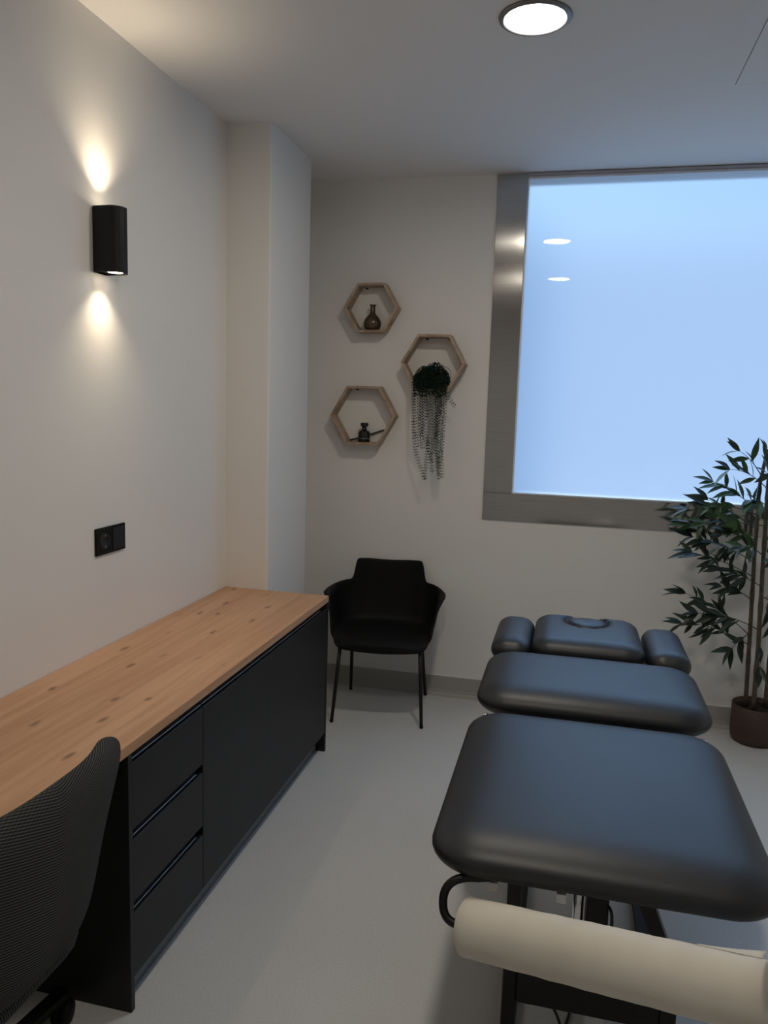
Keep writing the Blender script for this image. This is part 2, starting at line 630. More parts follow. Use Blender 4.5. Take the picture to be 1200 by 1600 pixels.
# ------------------------------------------------------------------ window
win = bpy.data.objects.new('window_1', None)
win.location = (WX0, 0, WZ0)
COL.objects.link(win)
ORI['window_1'] = (WX0, 0, WZ0)
structure(win)
obj('frame_post', B(1.1089, WX0 - 0.001, -0.006, 0.0, WZ0 + 0.001, 2.829, bev=0.0008, seg=1), 'steel_post', win)
obj('frame_post', B(WX1 + 0.001, WX1 + 0.154, -0.006, 0.0, WZ0 + 0.001, 2.829, bev=0.0008, seg=1), 'steel_post', win)
obj('frame_rail', B(1.1089, WX1 + 0.154, -0.0065, 0.0, 1.0262, WZ0 - 0.001, bev=0.0008, seg=1), 'steel_rail', win)
obj('head_rail', B(WX0, WX1, -0.012, 0.0, 2.8165, 2.829, bev=0.001, seg=1), 'head_rail', win)
g = 0.007
obj('glazing_bead', B(WX0, WX0 + g, -0.004, 0.012, WZ0, WZ1), 'white_bead', win)
obj('glazing_bead', B(WX1 - g, WX1, -0.004, 0.012, WZ0, WZ1), 'white_bead', win)
obj('glazing_bead', B(WX0 + g, WX1 - g, -0.004, 0.012, WZ0, WZ0 + g), 'white_bead', win)
obj('glazing_bead', B(WX0 + g, WX1 - g, -0.004, 0.012, WZ1 - 0.010, WZ1), 'white_bead', win)
bm = B(WX0 + 0.001, WX1 - 0.001, 0.012, 0.018, WZ0 + 0.001, WZ1 - 0.001)
for f in bm.faces:
    f.material_index = 0 if f.calc_center_median().y < 0.0125 else 1
obj('pane', bm, ['frosted', 'clear_face'], win)

# ------------------------------------------------------------------ ceiling hatch
o = obj('access_hatch', B(HX0 + 0.003, HX1 - 0.003, HY0 + 0.003, HY1 - 0.003, H - 0.0005, H + 0.03), 'ceiling_paint', None, loc=(2.366, -1.275, H))
tag(o, 'white square access hatch set flush in the ceiling', 'hatch')

# ------------------------------------------------------------------ downlights
def downlight(x, y, label):
    t = thing('ceiling_downlight', (x, y, H), label, 'light', 'round downlights in the ceiling')
    obj('trim_ring', lathe(bmesh.new(), [(0.093, -0.001), (0.0955, -0.009), (0.103, -0.0105), (0.1115, -0.005), (0.113, 0.0), (0.093, 0.0), (0.093, -0.001)], (x, y, H), 48), 'trim_grey', t, True)
    obj('lens', lathe(bmesh.new(), [(0.0, -0.0045), (0.06, -0.0042), (0.0925, -0.003), (0.0925, -0.001), (0.0, -0.001)], (x, y, H), 48), 'downlight_lens', t, True)
    return t
downlight(1.372, -1.605, 'round lit ceiling downlight with a grey rim at the top edge of the view')
downlight(1.360, -3.205, 'round lit ceiling downlight nearer the camera, the lower of two mirrored in the window glass')

# ------------------------------------------------------------------ wall lamp
def wall_lamp():
    y0, y1, z0, z1, D = -1.902, -1.827, 2.029, 2.238, 0.10
    yc, hw = (y0 + y1) / 2, (y1 - y0) / 2
    t = thing('wall_lamp', (0, yc, z0), 'black half-round up and down wall lamp on the left wall', 'lamp')
    def outline(s=1.0):
        pts = [(0.004, yc - hw * s), (D - hw, yc - hw * s)]
        pts += [(D - hw + hw * s * math.cos(a), yc + hw * s * math.sin(a)) for a in [(-0.5 + i / 16) * PI for i in range(1, 16)]]
        pts += [(D - hw, yc + hw * s), (0.004, yc + hw * s)]
        return pts
    bm = bmesh.new()
    op, ip = outline(), outline(0.93)
    rings = []
    for pts, z in ((ip, z0 + 0.006), (ip, z0), (op, z0), (op, z1), (ip, z1), (ip, z1 - 0.006)):
        rings.append([bm.verts.new((x, y, z)) for x, y in pts])
    k = len(op)
    for a, b_ in zip(rings, rings[1:]):
        for i in range(k):
            bm.faces.new((a[i], a[(i + 1) % k], b_[(i + 1) % k], b_[i]))
    bm.faces.new(rings[0]); bm.faces.new(rings[-1])
    o = obj('housing', bm, 'lamp_black', t)
    obj('back_plate', B(0.0, 0.004, y0 + 0.004, y1 - 0.004, z0 + 0.004, z1 - 0.004), 'trim_grey', t)
    cx = 0.060
    for z, s in ((z0 + 0.0055, -1), (z1 - 0.0055, 1)):
        obj('lens', lathe(bmesh.new(), [(0.0, s * 0.003), (0.024, s * 0.002), (0.026, 0.0), (0.0, 0.0)], (cx, yc, z), 24), 'sconce_lens', t, True)
        ld = bpy.data.lights.new('lamp_beam', 'SPOT')
        ld.energy = SPOT_W * (1.25 if s > 0 else 1.0)
        ld.color = (1.0, 0.82, 0.58)
        ld.spot_size = math.radians(106)
        ld.spot_blend = 1.0
        ld.shadow_soft_size = 0.018
        lo = bpy.data.objects.new('lamp_beam', ld)
        COL.objects.link(lo)
        lo.parent = t
        lo.location = Vector((cx, yc, z + s * 0.006)) - Vector((0, yc, z0))
        lo.rotation_euler = (0, 0, 0) if s < 0 else (PI, 0, 0)
wall_lamp()

# ------------------------------------------------------------------ power socket
def socket():
    y0, y1, z0, z1 = -1.922, -1.745, 1.081, 1.176
    t = thing('power_socket', (0, (y0 + y1) / 2, (z0 + z1) / 2), 'black double wall socket plate on the wall above the worktop', 'socket')
    obj('cover_plate', B(0.0, 0.009, y0, y1, z0, z1, bev=0.0025), 'black_plastic', t)
    ym = (y0 + y1) / 2
    yc, zc = (y0 + ym) / 2 + 0.003, (z0 + z1) / 2
    R90 = Euler((0, PI / 2, 0)).to_matrix()
    obj('socket_well', lathe(bmesh.new(), [(0.029, 0.0085), (0.029, 0.0105), (0.0255, 0.0115), (0.0215, 0.0105), (0.0205, 0.0095), (0.0, 0.0093)], (0, yc, zc), 28, R90), 'black_laminate', t, True)
    for s in (-1, 1):
        o = obj('contact', B(0.0095, 0.0125, yc - 0.002, yc + 0.002, zc + s * 0.019 - 0.003, zc + s * 0.019 + 0.003), 'chrome', t)
    obj('blank_insert', B(0.009, 0.011, ym + 0.007, y1 - 0.008, z0 + 0.009, z1 - 0.009, bev=0.0008), 'black_laminate', t)
socket()

# ------------------------------------------------------------------ worktop and cabinet
WT0, WT1 = -3.95, -0.886
bm = B(0.002, 0.5168, WT0, WT1 - 0.001, 0.721, 0.75, bev=0.0015, seg=2)
o = obj('worktop', bm, 'oak', None, loc=(0.26, -2.4, 0.721))
tag(o, 'long knotty oak worktop along the left wall', 'worktop')

cab = thing('cabinet', (0.26, -1.72, 0), 'black cabinet with three drawers under the far end of the oak worktop', 'cabinet')
XF = 0.517
CY0, CY1, SPL = -2.5605, -0.888, -2.145
for ya, yb in ((CY0, CY0 + 0.018), (CY1 - 0.018, CY1)):
    obj('side_panel', B(0.012, XF, ya, yb, 0.0, 0.7205, bev=0.001, seg=1), 'black_laminate', cab)
obj('carcass', B(0.012, 0.492, CY0 + 0.018, CY1 - 0.018, 0.105, 0.716), 'black_laminate', cab)
obj('plinth', B(0.44, 0.474, CY0 + 0.018, CY1 - 0.018, 0.0, 0.105), 'plinth_grey', cab)
def front_panel(name, ya, yb, z0, z1, grip_y0, grip_y1):
    f = obj(name, B(0.494, XF - 0.0015, ya, yb, z0, z1, bev=0.001, seg=1), 'black_laminate', cab)
    bm = B(0.493, XF - 0.006, grip_y0, grip_y1, z1 + 0.0075, z1 + 0.0100, bev=0.0006, seg=1)
    obj('handle', bm, 'black_profile', f)
g0 = CY0 + 0.0195
for z0, z1 in ((0.092, 0.276), (0.306, 0.481), (0.509, 0.692)):
    front_panel('drawer', g0, SPL - 0.0015, z0, z1, g0 + 0.004, SPL - (0.035 if z1 < 0.6 else 0.004))
front_panel('door', SPL + 0.0015, CY1 - 0.0195, 0.092, 0.692, SPL + 0.004, CY1 - 0.10)
# far support of the desk half, outside the frame
o = obj('desk_end_panel', B(0.012, 0.505, WT0 + 0.005, WT0 + 0.025, 0.0, 0.7205), 'black_laminate', None, loc=(0.26, WT0 + 0.015, 0))
tag(o, 'black panel carrying the near end of the oak worktop', 'panel')

# ------------------------------------------------------------------ black armchair
def armchair():
    th = math.radians(7.7)
    c = Vector((0.646, -0.300, 0))
    ex = Vector((math.cos(th), math.sin(th), 0)); ey = Vector((-math.sin(th), math.cos(th), 0))
    def W(x, y, z):
        return c + ex * x + ey * y + Vector((0, 0, z))
    t = thing('armchair', tuple(c), 'black plastic shell armchair with thin metal legs beside the cabinet', 'chair')
    # shell: rings from the seat centre out to the rim; angle 0 = back (+y), going round by +x
    NA, NR = 200, 22
    def sm(a, b_, x):
        q = max(0.0, min(1.0, (x - a) / (b_ - a)))
        return q * q * (3 - 2 * q)
    def rim(a):
        d = abs(a)
        # rim height: high back, step to the arms, drop to the seat front
        hb, ha, hs = 0.775, 0.665, 0.435
        h = hb - 0.003 * math.cos(4 * a)
        h += (ha - 0.006 - hb) * sm(0.735, 0.80, d)
        h += 0.004 * sm(0.9, 1.7, d)
        h += (hs - ha) * sm(1.80, 2.25, d)
        return h
    rows = []
    for j in range(NR + 1):
        q = j / NR
        row = []
        for i in range(NA):
            a = (i / NA) * 2 * PI - PI
            d = abs(a)
            # plan outlines (superellipse)
            def plan(ax, ayb, ayf, e):
                cs, sn = math.cos(a), math.sin(a)
                ay_ = ayb if cs > 0 else ayf
                r = (abs(sn / ax) ** e + abs(cs / ay_) ** e) ** (-1 / e)
                return r * sn, r * cs
            fx, fy = plan(0.243, 0.190, 0.240, 3.4)     # foot of the wall
            tx, ty = plan(0.272, 0.235, 0.245, 3.6)      # rim
            back = 1 - sm(0.55, 0.95, d)
            arm = sm(0.80, 1.55, d) * (1 - sm(1.80, 2.1, d))
            front = sm(2.0, 2.4, d)
            tx *= 1 + 0.035 * arm
            tx *= 1 - 0.10 * back
            ty += 0.02 * back
            hr = rim(a)
            if q < 0.5:
                s = q / 0.5
                x, y = fx * s, fy * s
                z = 0.425 + 0.018 * s ** 4 + 0.01 * (y / 0.2 < 0) * (y / 0.24) ** 2
                z -= 0.03 * front * s ** 6
            else:
                s = (q - 0.5) / 0.5
                bulge = math.sin(s * PI / 2) ** 0.9
                x = fx + (tx - fx) * bulge
                y = fy + (ty - fy) * (bulge if fy < 0 else s * 0.55 + bulge * 0.45)
                z0_ = 0.443 - 0.03 * front + 0.01 * (fy < 0) * (fy / 0.24) ** 2
                zt = hr - 0.05 * front
                z = z0_ + (zt - z0_) * (s ** 1.35)
                flare = arm * sm(0.90, 1.0, s)
                x += math.copysign(0.040 * flare, x)
                z -= 0.012 * flare
            row.append(W(x, y, z))
        rows.append(row)
    bm = bmesh.new()
    grid_mesh(bm, rows[1:], False, True)
    cv = bm.verts.new(W(0, 0, 0.425))
    bm.verts.ensure_lookup_table()
    for i in range(NA):
        bm.faces.new((cv, bm.verts[i], bm.verts[(i + 1) % NA]))
    o = obj('shell', bm, 'black_plastic', t, True)
    mods(o, solid=0.010, sub=1, offset=1.0)
    obj('under_frame', tube(bmesh.new(), [W(-0.19, -0.17, 0.408), W(-0.19, 0.15, 0.405), W(0.19, 0.15, 0.405), W(0.19, -0.17, 0.408), W(-0.19, -0.17, 0.408)], 0.009, 8), 'black_powder', t, True)
    feet = [(0.444, -0.563), (0.904, -0.501), (0.409, -0.083), (0.838, -0.037)]
    tops = [(-0.205, -0.185), (0.205, -0.185), (-0.19, 0.150), (0.19, 0.150)]
    for (fx, fy), (tx, ty) in zip(feet, tops):
        top = W(tx, ty, 0.415)
        foot = Vector((fx, fy, 0.0))
        lg = obj('leg', tube(bmesh.new(), [foot + Vector((0, 0, 0.004)), foot.lerp(top, 0.5), top], [0.0088, 0.0098, 0.0105], 12), 'black_powder', t, True)
        obj('foot_cap', lathe(bmesh.new(), [(0, 0), (0.008, 0.0), (0.0098, 0.003), (0.0098, 0.012), (0.0, 0.012)], foot, 12), 'black_plastic', lg, True)
armchair()

# ------------------------------------------------------------------ upholstered office chair
def office_chair():
    c = Vector((0.338, -2.950, 0))
    t = thing('office_chair', tuple(c), 'charcoal ribbed fabric office chair pushed in at the oak worktop', 'chair')
    yc = -3.01
    # (z, x of outer back, half width, side sweep)
    prof = [(0.866, 0.640, 0.175), (0.857, 0.652, 0.225), (0.838, 0.660, 0.262), (0.808, 0.664, 0.275), (0.765, 0.662, 0.248), (0.72, 0.658, 0.215),
            (0.66, 0.652, 0.183), (0.60, 0.645, 0.163), (0.54, 0.636, 0.148), (0.50, 0.624, 0.136), (0.472, 0.604, 0.122), (0.452, 0.570, 0.115),
            (0.440, 0.520, 0.125)]
    NC = 22
    def shell_rows(off):
        rows = []
        for z, x, hw in prof:
            row = []
            hw += 0.022
            z += 0.026 * max(0.0, (z - 0.45) / 0.42)
            for j in range(NC + 1):
                u = -1 + 2 * j / NC
                y = yc + 0.004 + u * hw
                row.append(Vector((x - off - (0.055 * abs(u) ** 2.4) * (hw / 0.25), y, z - 0.006 * u * u)))
            rows.append(row)
        return rows
    bm = bmesh.new()
    rows = shell_rows(0.0)
    lay = bm.loops.layers.uv.new('UVMap')
    V = [[bm.verts.new(p) for p in r] for r in rows]
    acc = 0.0
    vl = [0.0]
    for a, b_ in zip(rows, rows[1:]):
        acc += (a[NC // 2] - b_[NC // 2]).length
        vl.append(acc)
    for i in range(len(V) - 1):
        for j in range(NC):
            f = bm.faces.new((V[i][j], V[i][j + 1], V[i + 1][j + 1], V[i + 1][j]))
            idx = ((i, j), (i, j + 1), (i + 1, j + 1), (i + 1, j))
            for lp, (a, b_) in zip(f.loops, idx):
                lp[lay].uv = ((rows[a][b_].y - yc) * 1.0, vl[a] + 0.35 * abs(rows[a][b_].y - yc))
    o = obj('backrest', bm, 'weave', t, True)
    # recalc_face_normals on an open sheet is arbitrary: make the outside face +x
    if o.data.polygons[len(o.data.polygons) // 2].normal.x < 0:
        o.data.flip_normals()
    mods(o, solid=0.052, sub=2, offset=-1.0)
    # seat cushion
    bm = bmesh.new()
    pad(bm, (0.335, yc, 0.438), 0.245, 0.235, 0.045, 0.13, 0.045, 14)
    lay = bm.loops.layers.uv.new('UVMap')
    for f in bm.faces:
        for lp in f.loops:
            lp[lay].uv = (lp.vert.co.x, lp.vert.co.y)
    obj('seat', bm, 'weave', t, True)
    obj('gas_column', lathe(bmesh.new(), [(0.0, 0.09), (0.03, 0.09), (0.03, 0.25), (0.018, 0.255), (0.018, 0.385), (0.07, 0.388), (0.07, 0.396), (0.0, 0.396)], c, 24), 'black_powder', t, True)
    st = obj('star_base', lathe(bmesh.new(), [(0.0, 0.075), (0.045, 0.075), (0.05, 0.085), (0.045, 0.118), (0.0, 0.122)], c, 24), 'black_plastic', t, True)
    a0 = math.atan2(-2.648 - c.y, 0.366 - c.x)
    for k in range(5):
        a = a0 + k * 2 * PI / 5
        d = Vector((math.cos(a), math.sin(a), 0))
        L = 0.312
        bm = bmesh.new()
        obox(bm, c + d * 0.03 + Vector((0, 0, 0.100)), c + d * L + Vector((0, 0, 0.088)), 0.030, 0.022)
        bmesh.ops.bevel(bm, geom=list(bm.edges), offset=0.004, segments=2, profile=0.5, affect='EDGES')
        lg = obj('base_leg', bm, 'black_plastic', t, False)
        pc = c + d * (L - 0.008)
        obj('caster_post', lathe(bmesh.new(), [(0, 0.04), (0.008, 0.04), (0.008, 0.094), (0, 0.094)], (pc.x, pc.y, 0), 12), 'black_plastic', lg, True)
        # twin-wheel caster under the tip, axle square to a trailing direction
        ph = a + (0.9 if k else 0.35)
        dx = Vector((math.cos(ph), math.sin(ph), 0))
        ax = Vector((-dx.y, dx.x, 0))
        wc = c + d * (L - 0.008) + Vector((0, 0, 0.031)) + dx * 0.014
        rot = Matrix((dx, Vector((0, 0, 1)), ax)).transposed()
        for s in (-1, 1):
            obj('caster', lathe(bmesh.new(), [(0.0, -0.010), (0.026, -0.010), (0.031, -0.006), (0.031, 0.006), (0.026, 0.010), (0.0, 0.010)], wc + ax * s * 0.0125, 24, rot), 'black_plastic', lg, True)

office_chair()

# ------------------------------------------------------------------ massage table
def massage_table():
    xc = 1.675
    t = thing('massage_table', (xc, -1.75, 0), 'black padded massage table with adjustable sections in the middle of the room', 'massage table')
    hw = 0.372
    obj('leg_pad', pad(bmesh.new(), (xc, -2.245, 0.636), hw, 0.425, 0.050, 0.115, 0.050, 30, 0.008), 'leatherette', t, True)
    obj('seat_pad', pad(bmesh.new(), (xc, -1.545, 0.668), hw, 0.260, 0.052, 0.105, 0.052, 30, 0.008), 'leatherette', t, True)
    # head pad with face hole
    hx, hy = xc - 0.005, -1.045
    EX, EY, RX, RY = 0.0, 0.110, 0.092, 0.112
    def groove(p):
        if p.z > 0:
            e = math.hypot((p.x - EX) / RX, (p.y - EY) / RY)
            if e < 1.08:
                k = max(0.0, min(1.0, (1.08 - e) / 0.14))
                p = Vector((p.x, p.y, p.z - 0.030 * k * k * (3 - 2 * k)))
        return p
    obj('head_pad', pad(bmesh.new(), (hx, hy, 0.700), 0.212, 0.235, 0.050, 0.075, 0.045, 44, 0.006, groove), 'leatherette', t, True)
    prof = [(0.0, -0.02), (0.080, -0.02), (0.083, 0.014), (0.078, 0.030), (0.064, 0.038), (0.035, 0.041), (0.0, 0.041)]
    bm = lathe(bmesh.new(), prof, (0, 0, 0), 44)
    for v in bm.verts:
        dz = -0.030 * max(0.0, v.co.y / 0.083) ** 2          # follows the pad's falling far edge
        v.co = Vector((hx + EX + v.co.x, hy + EY + v.co.y * 1.22, 0.7175 + v.co.z + dz))
    obj('face_hole_plug', bm, 'leatherette', t, True)
    for s, xa in ((-1, xc - 0.297), (1, xc + 0.297)):
        obj('arm_pad', pad(bmesh.new(), (xa, -1.060, 0.683), 0.078, 0.215, 0.050, 0.060, 0.048, 22, 0.004), 'leatherette', t, True)
    # plates and rails below the pads
    obj('pad_board', B(xc - 0.30, xc + 0.30, -2.58, -1.90, 0.574, 0.588), 'black_powder', t)
    obj('pad_board', B(xc - 0.30, xc + 0.30, -1.76, -1.33, 0.604, 0.618), 'black_powder', t)
    obj('pad_board', B(xc - 0.33, xc + 0.33, -1.24, -0.87, 0.624, 0.638), 'black_powder', t)
    for s in (-1, 1):
        bm = bmesh.new()
        obox(bm, (xc + s * 0.19, -2.50, 0.556), (xc + s * 0.19, -1.80, 0.556), 0.03, 0.036)
        obox(bm, (xc + s * 0.19, -1.80, 0.556), (xc + s * 0.19, -0.90, 0.606), 0.03, 0.036)
        obj('side_rail', bm, 'black_powder', t)
    for y_, z_ in ((-2.44, 0.548), (-1.10, 0.575)):
        bm = bmesh.new()
        obox(bm, (xc - 0.22, y_, z_), (xc + 0.22, y_, z_), 0.03, 0.03)
        obj('cross_rail', bm, 'black_powder', t)
    # legs: left post upright, right one cranked outwards
    obj('leg', B(1.474, 1.508, -2.42, -2.38, 0.0, 0.552, bev=0.003, seg=1), 'black_powder', t)
    bm = bmesh.new()
    obox(bm, (1.770, -2.40, 0.545), (1.868, -2.40, 0.300), 0.034, 0.046, (0, 1, 0))
    box(bm, 1.852, 1.888, -2.42, -2.38, 0.0, 0.315)
    obj('leg', bm, 'black_powder', t)
    obj('leg', B(1.474, 1.508, -1.02, -0.98, 0.0, 0.585, bev=0.003, seg=1), 'black_powder', t)
    obj('leg', B(1.842, 1.876, -1.02, -0.98, 0.0, 0.585, bev=0.003, seg=1), 'black_powder', t)
    obj('cross_beam', B(1.508, 1.852, -2.42, -2.375, 0.143, 0.236, bev=0.004, seg=1), 'black_powder', t)
    bm = bmesh.new()
    for x in (1.491, 1.868):
        box(bm, x - 0.018, x + 0.018, -2.38, -1.02, 0.0, 0.03)
    obj('base_rail', bm, 'black_powder', t)
    # lift: chrome piston, motor box, lower fittings, cable
    p_ = obj('lift_piston', tube(bmesh.new(), [(1.648, -2.34, 0.13), (1.648, -2.34, 0.55)], 0.0135, 16), 'chrome', t, True)
    obj('motor_housing', B(1.668, 1.722, -2.36, -2.28, 0.27, 0.56, bev=0.004), 'black_powder', t)
    obj('end_stop', B(1.57, 1.715, -2.435, -2.41, 0.528, 0.552, bev=0.002), 'black_powder', t)
    obj('lower_strut', tube(bmesh.new(), [(1.655, -2.43, 0.0), (1.655, -2.43, 0.12)], 0.010, 12), 'chrome', t, True)
    obj('lower_strut', tube(bmesh.new(), [(1.672, -2.43, 0.0), (1.672, -2.43, 0.12)], 0.006, 12), 'chrome', t, True)
    obj('control_box', B(1.685, 1.735, -2.30, -2.22, 0.0, 0.07, bev=0.004), 'white_plastic', t)
    obj('cable', tube(bmesh.new(), bezier((1.54, -2.36, 0.15), (1.62, -2.36, 0.12), (1.63, -2.34, 0.005), 12) + bezier((1.63, -2.34, 0.006), (1.66, -2.2, 0.006), (1.70, -2.0, 0.006), 8)[1:], 0.004, 8), 'cable_black', t, True)
    obj('cable', tube(bmesh.new(), bezier((1.712, -2.345, 0.40), (1.735, -2.39, 0.43), (1.728, -2.37, 0.33), 10), 0.004, 8), 'cable_black', t, True)
    for x in (1.453, 1.599):
        o = obj('corner_clip', B(x - 0.010, x + 0.010, -2.634, -2.622, 0.571, 0.592, bev=0.001, seg=1), 'white_plastic', t)
        o['label'] = 'small white clip under the front edge'
    obj('hinge', tube(bmesh.new(), [(xc - 0.340, -1.812, 0.640), (xc - 0.322, -1.812, 0.640)], 0.007, 10), 'chrome', t, True)
    obj('hinge', tube(bmesh.new(), [(xc + 0.322, -1.812, 0.640), (xc + 0.340, -1.812, 0.640)], 0.007, 10), 'chrome', t, True)
    # paper holder: bar under the pad, looping out left and back through the roll
    L, Rr = ROLL_L, ROLL_R
    ax = (Rr - L).normalized()
    pts = [Vector((1.80, -2.50, 0.575)), Vector((1.60, -2.56, 0.590)), Vector((1.47, -2.625, 0.606)), Vector((1.42, -2.645, 0.606))]
    q = L - ax * 0.02
    loop = bezier((1.42, -2.645, 0.606), (1.352, -2.660, 0.610), (1.350, -2.672, 0.562), 10)[1:] + bezier((1.350, -2.672, 0.562), (1.350, -2.69, 0.520), q, 8)[1:]
    pts += loop + [L + ax * 0.05, Rr - ax * 0.01]
    obj('paper_holder', tube(bmesh.new(), pts, 0.0095, 12), 'black_powder', t, True)
ROLL_L = Vector((1.4065, -2.700, 0.5255))
ROLL_R = Vector((1.945, -2.905, 0.641))
massage_table()

def paper_roll():
    L, Rr = ROLL_L, ROLL_R
    ax = (Rr - L)
    ln = ax.length
    ax.normalize()
    s = ax.cross(Vector((0, 0, 1))).normalized()
    u = s.cross(ax).normalized()
    rot = Matrix((s, u, ax)).transposed()
    t = thing('paper_roll', tuple((L + Rr) / 2), 'thick roll of off-white couch paper hanging below the near end of the massage table', 'paper roll')
    R = 0.0585
    prof = [(0.0155, 0.0), (R - 0.004, 0.0), (R, 0.003)]
    rr = random.Random(3)
    NS = 24
    for i in range(1, NS):
        prof.append((R + rr.uniform(-0.0007, 0.0007), ln * i / NS))
    prof += [(R, ln - 0.003), (R - 0.004, ln), (0.0155, ln), (0.0155, 0.0)]
    obj('wound_paper', lathe(bmesh.new(), prof, L, 56, rot), 'paper', t, True)
    obj('core', lathe(bmesh.new(), [(0.0125, -0.002), (0.0155, -0.002), (0.0155, ln + 0.002), (0.0125, ln + 0.002), (0.0125, -0.002)], L, 24, rot), 'paper', t, True)
    # loose end of the sheet standing off the back of the roll
    rows = []
    for i in range(11):
        q = i / 10
        z = ln * (0.80 + 0.185 * q)
        row = []
        for k in range(9):
            a = math.radians(114 + 6 * k)
            r = R + 0.0015 + 0.034 * (k / 8) ** 1.6 * (0.25 + q * 0.75)
            row.append(L + ax * z + (s * -math.cos(a) * r * -1 + u * math.sin(a) * r))
        rows.append(row)
    bm = bmesh.new()
    grid_mesh(bm, rows, False)
    mods(obj('loose_end', bm, 'paper', t, True), solid=0.0008)
paper_roll()

# ------------------------------------------------------------------ hexagon shelves
def hex_shelf(cx, cz, r, D, rot, label):
    t = thing('hexagon_shelf', (cx, 0, cz), label, 'shelf', 'hexagon wall shelves')
    th = 0.0135
    for k in range(6):
        a0, a1 = math.radians(60 * k) + rot, math.radians(60 * (k + 1)) + rot
        ri = r - th / math.cos(PI / 6)
        bm = bmesh.new()
        P = []
        for y in (-D, -0.0015):
            for (rr, a) in ((r, a0), (r, a1), (ri, a1), (ri, a0)):
                P.append(bm.verts.new((cx + rr * math.cos(a), y, cz + rr * math.sin(a))))
        for f in ((0, 1, 2, 3), (7, 6, 5, 4), (0, 4, 5, 1), (1, 5, 6, 2), (2, 6, 7, 3), (3, 7, 4, 0)):
            bm.faces.new([P[i] for i in f])
        bmesh.ops.bevel(bm, geom=list(bm.edges), offset=0.0008, segments=1, affect='EDGES')
        obj('plank', bm, 'shelf_wood', t)
    # hanger plates at the inside of the top board
    for x in (-0.3, 0.42):
        zt = cz + (r * math.cos(PI / 6) - th) - 0.004
        obj('hanger_plate', B(cx + x * r - 0.006, cx + x * r + 0.006, -0.012, -0.001, zt - 0.004, zt + 0.004), 'black_powder', t)
    return t
S1 = (0.468, 2.1473, 0.1499, 0.092, 0.011)
S2 = (0.8205, 1.8585, 0.1735, 0.105, -0.015)
S3 = (0.4384, 1.5701, 0.1849, 0.090, 0.004)
hex_shelf(*S1, 'smallest hexagon wooden shelf, topmost on the wall, with a bronze vase')
hex_shelf(*S2, 'hexagon wooden wall shelf nearest the window, holding the trailing plant')
hex_shelf(*S3, 'largest hexagon wooden shelf, lowest on the wall, with a black bottle')
def floor_of(S):
    return S[1] - S[2] * math.cos(PI / 6) + 0.0135

z = floor_of(S1) + 0.0018
c = (0.470, -0.050, z)
t = thing('vase', c, 'bronze round bottle vase with a narrow neck in the topmost shelf', 'vase')
prof = [(0.0, 0.0), (0.030, 0.0), (0.040, 0.006), (0.0465, 0.022), (0.0478, 0.036), (0.044, 0.053), (0.033, 0.070), (0.020, 0.083), (0.0145, 0.092), (0.0135, 0.118),
        (0.0145, 0.128), (0.0185, 0.1315), (0.0185, 0.1345), (0.0125, 0.1345), (0.011, 0.128), (0.011, 0.094), (0.0, 0.090)]
obj('vase_body', lathe(bmesh.new(), prof, c, 36), 'bronze', t, True)

z = floor_of(S3) + 0.0015
c = (0.441, -0.052, z)
t = thing('diffuser_bottle', c, 'small black glass bottle with a flat cap in the lowest shelf', 'bottle')
obj('bottle_body', lathe(bmesh.new(), [(0, 0), (0.031, 0), (0.033, 0.003), (0.033, 0.048), (0.031, 0.056), (0.024, 0.063), (0.0145, 0.067), (0.0130, 0.072), (0.0130, 0.088), (0, 0.088)], c, 32), 'black_glass', t, True)
obj('bottle_cap', lathe(bmesh.new(), [(0, 0.086), (0.020, 0.086), (0.0212, 0.088), (0.0212, 0.103), (0.020, 0.105), (0, 0.105)], c, 32), 'black_cap', t, True)
obj('bottle_label', lathe(bmesh.new(), [(0.0333, 0.017), (0.0336, 0.0175), (0.0336, 0.0195), (0.0333, 0.020)], c, 32), 'trim_grey', t, True)
fl = floor_of(S3)
def reed(p, q, r_, label):
    o = obj('reed', tube(bmesh.new(), [p, q], r_, 8), 'reed_black', None, True, loc=p)
    tag(o, label, 'reed', 'black diffuser reeds')
reed((0.353, -0.016, fl + 0.006), (0.5455, -0.012, 1.4935), 0.0042, 'thick black reed stick behind the small bottle, its end raised to the right')
reed((0.346, -0.024, fl + 0.0105), (0.405, -0.024, 1.4435), 0.0022, 'thin black reed stick lying left of the small bottle')

# ------------------------------------------------------------------ trailing plant
def bead(bm, p, r, d):
    """small 8-sided leaf bead, pointed along d"""
    d = Vector(d).normalized()
    s = d.cross(Vector((0.3, 0.2, 0.9))).normalized()
    u = s.cross(d)
    a = bm.verts.new(p - d * r * 0.9)
    b_ = bm.verts.new(p + d * r * 1.25)
    ring = [bm.verts.new(p + (s * math.cos(k * PI / 2.5) + u * math.sin(k * PI / 2.5) * 0.7) * r) for k in range(5)]
    for k in range(5):
        bm.faces.new((a, ring[k], ring[(k + 1) % 5]))
        bm.faces.new((b_, ring[(k + 1) % 5], ring[k]))

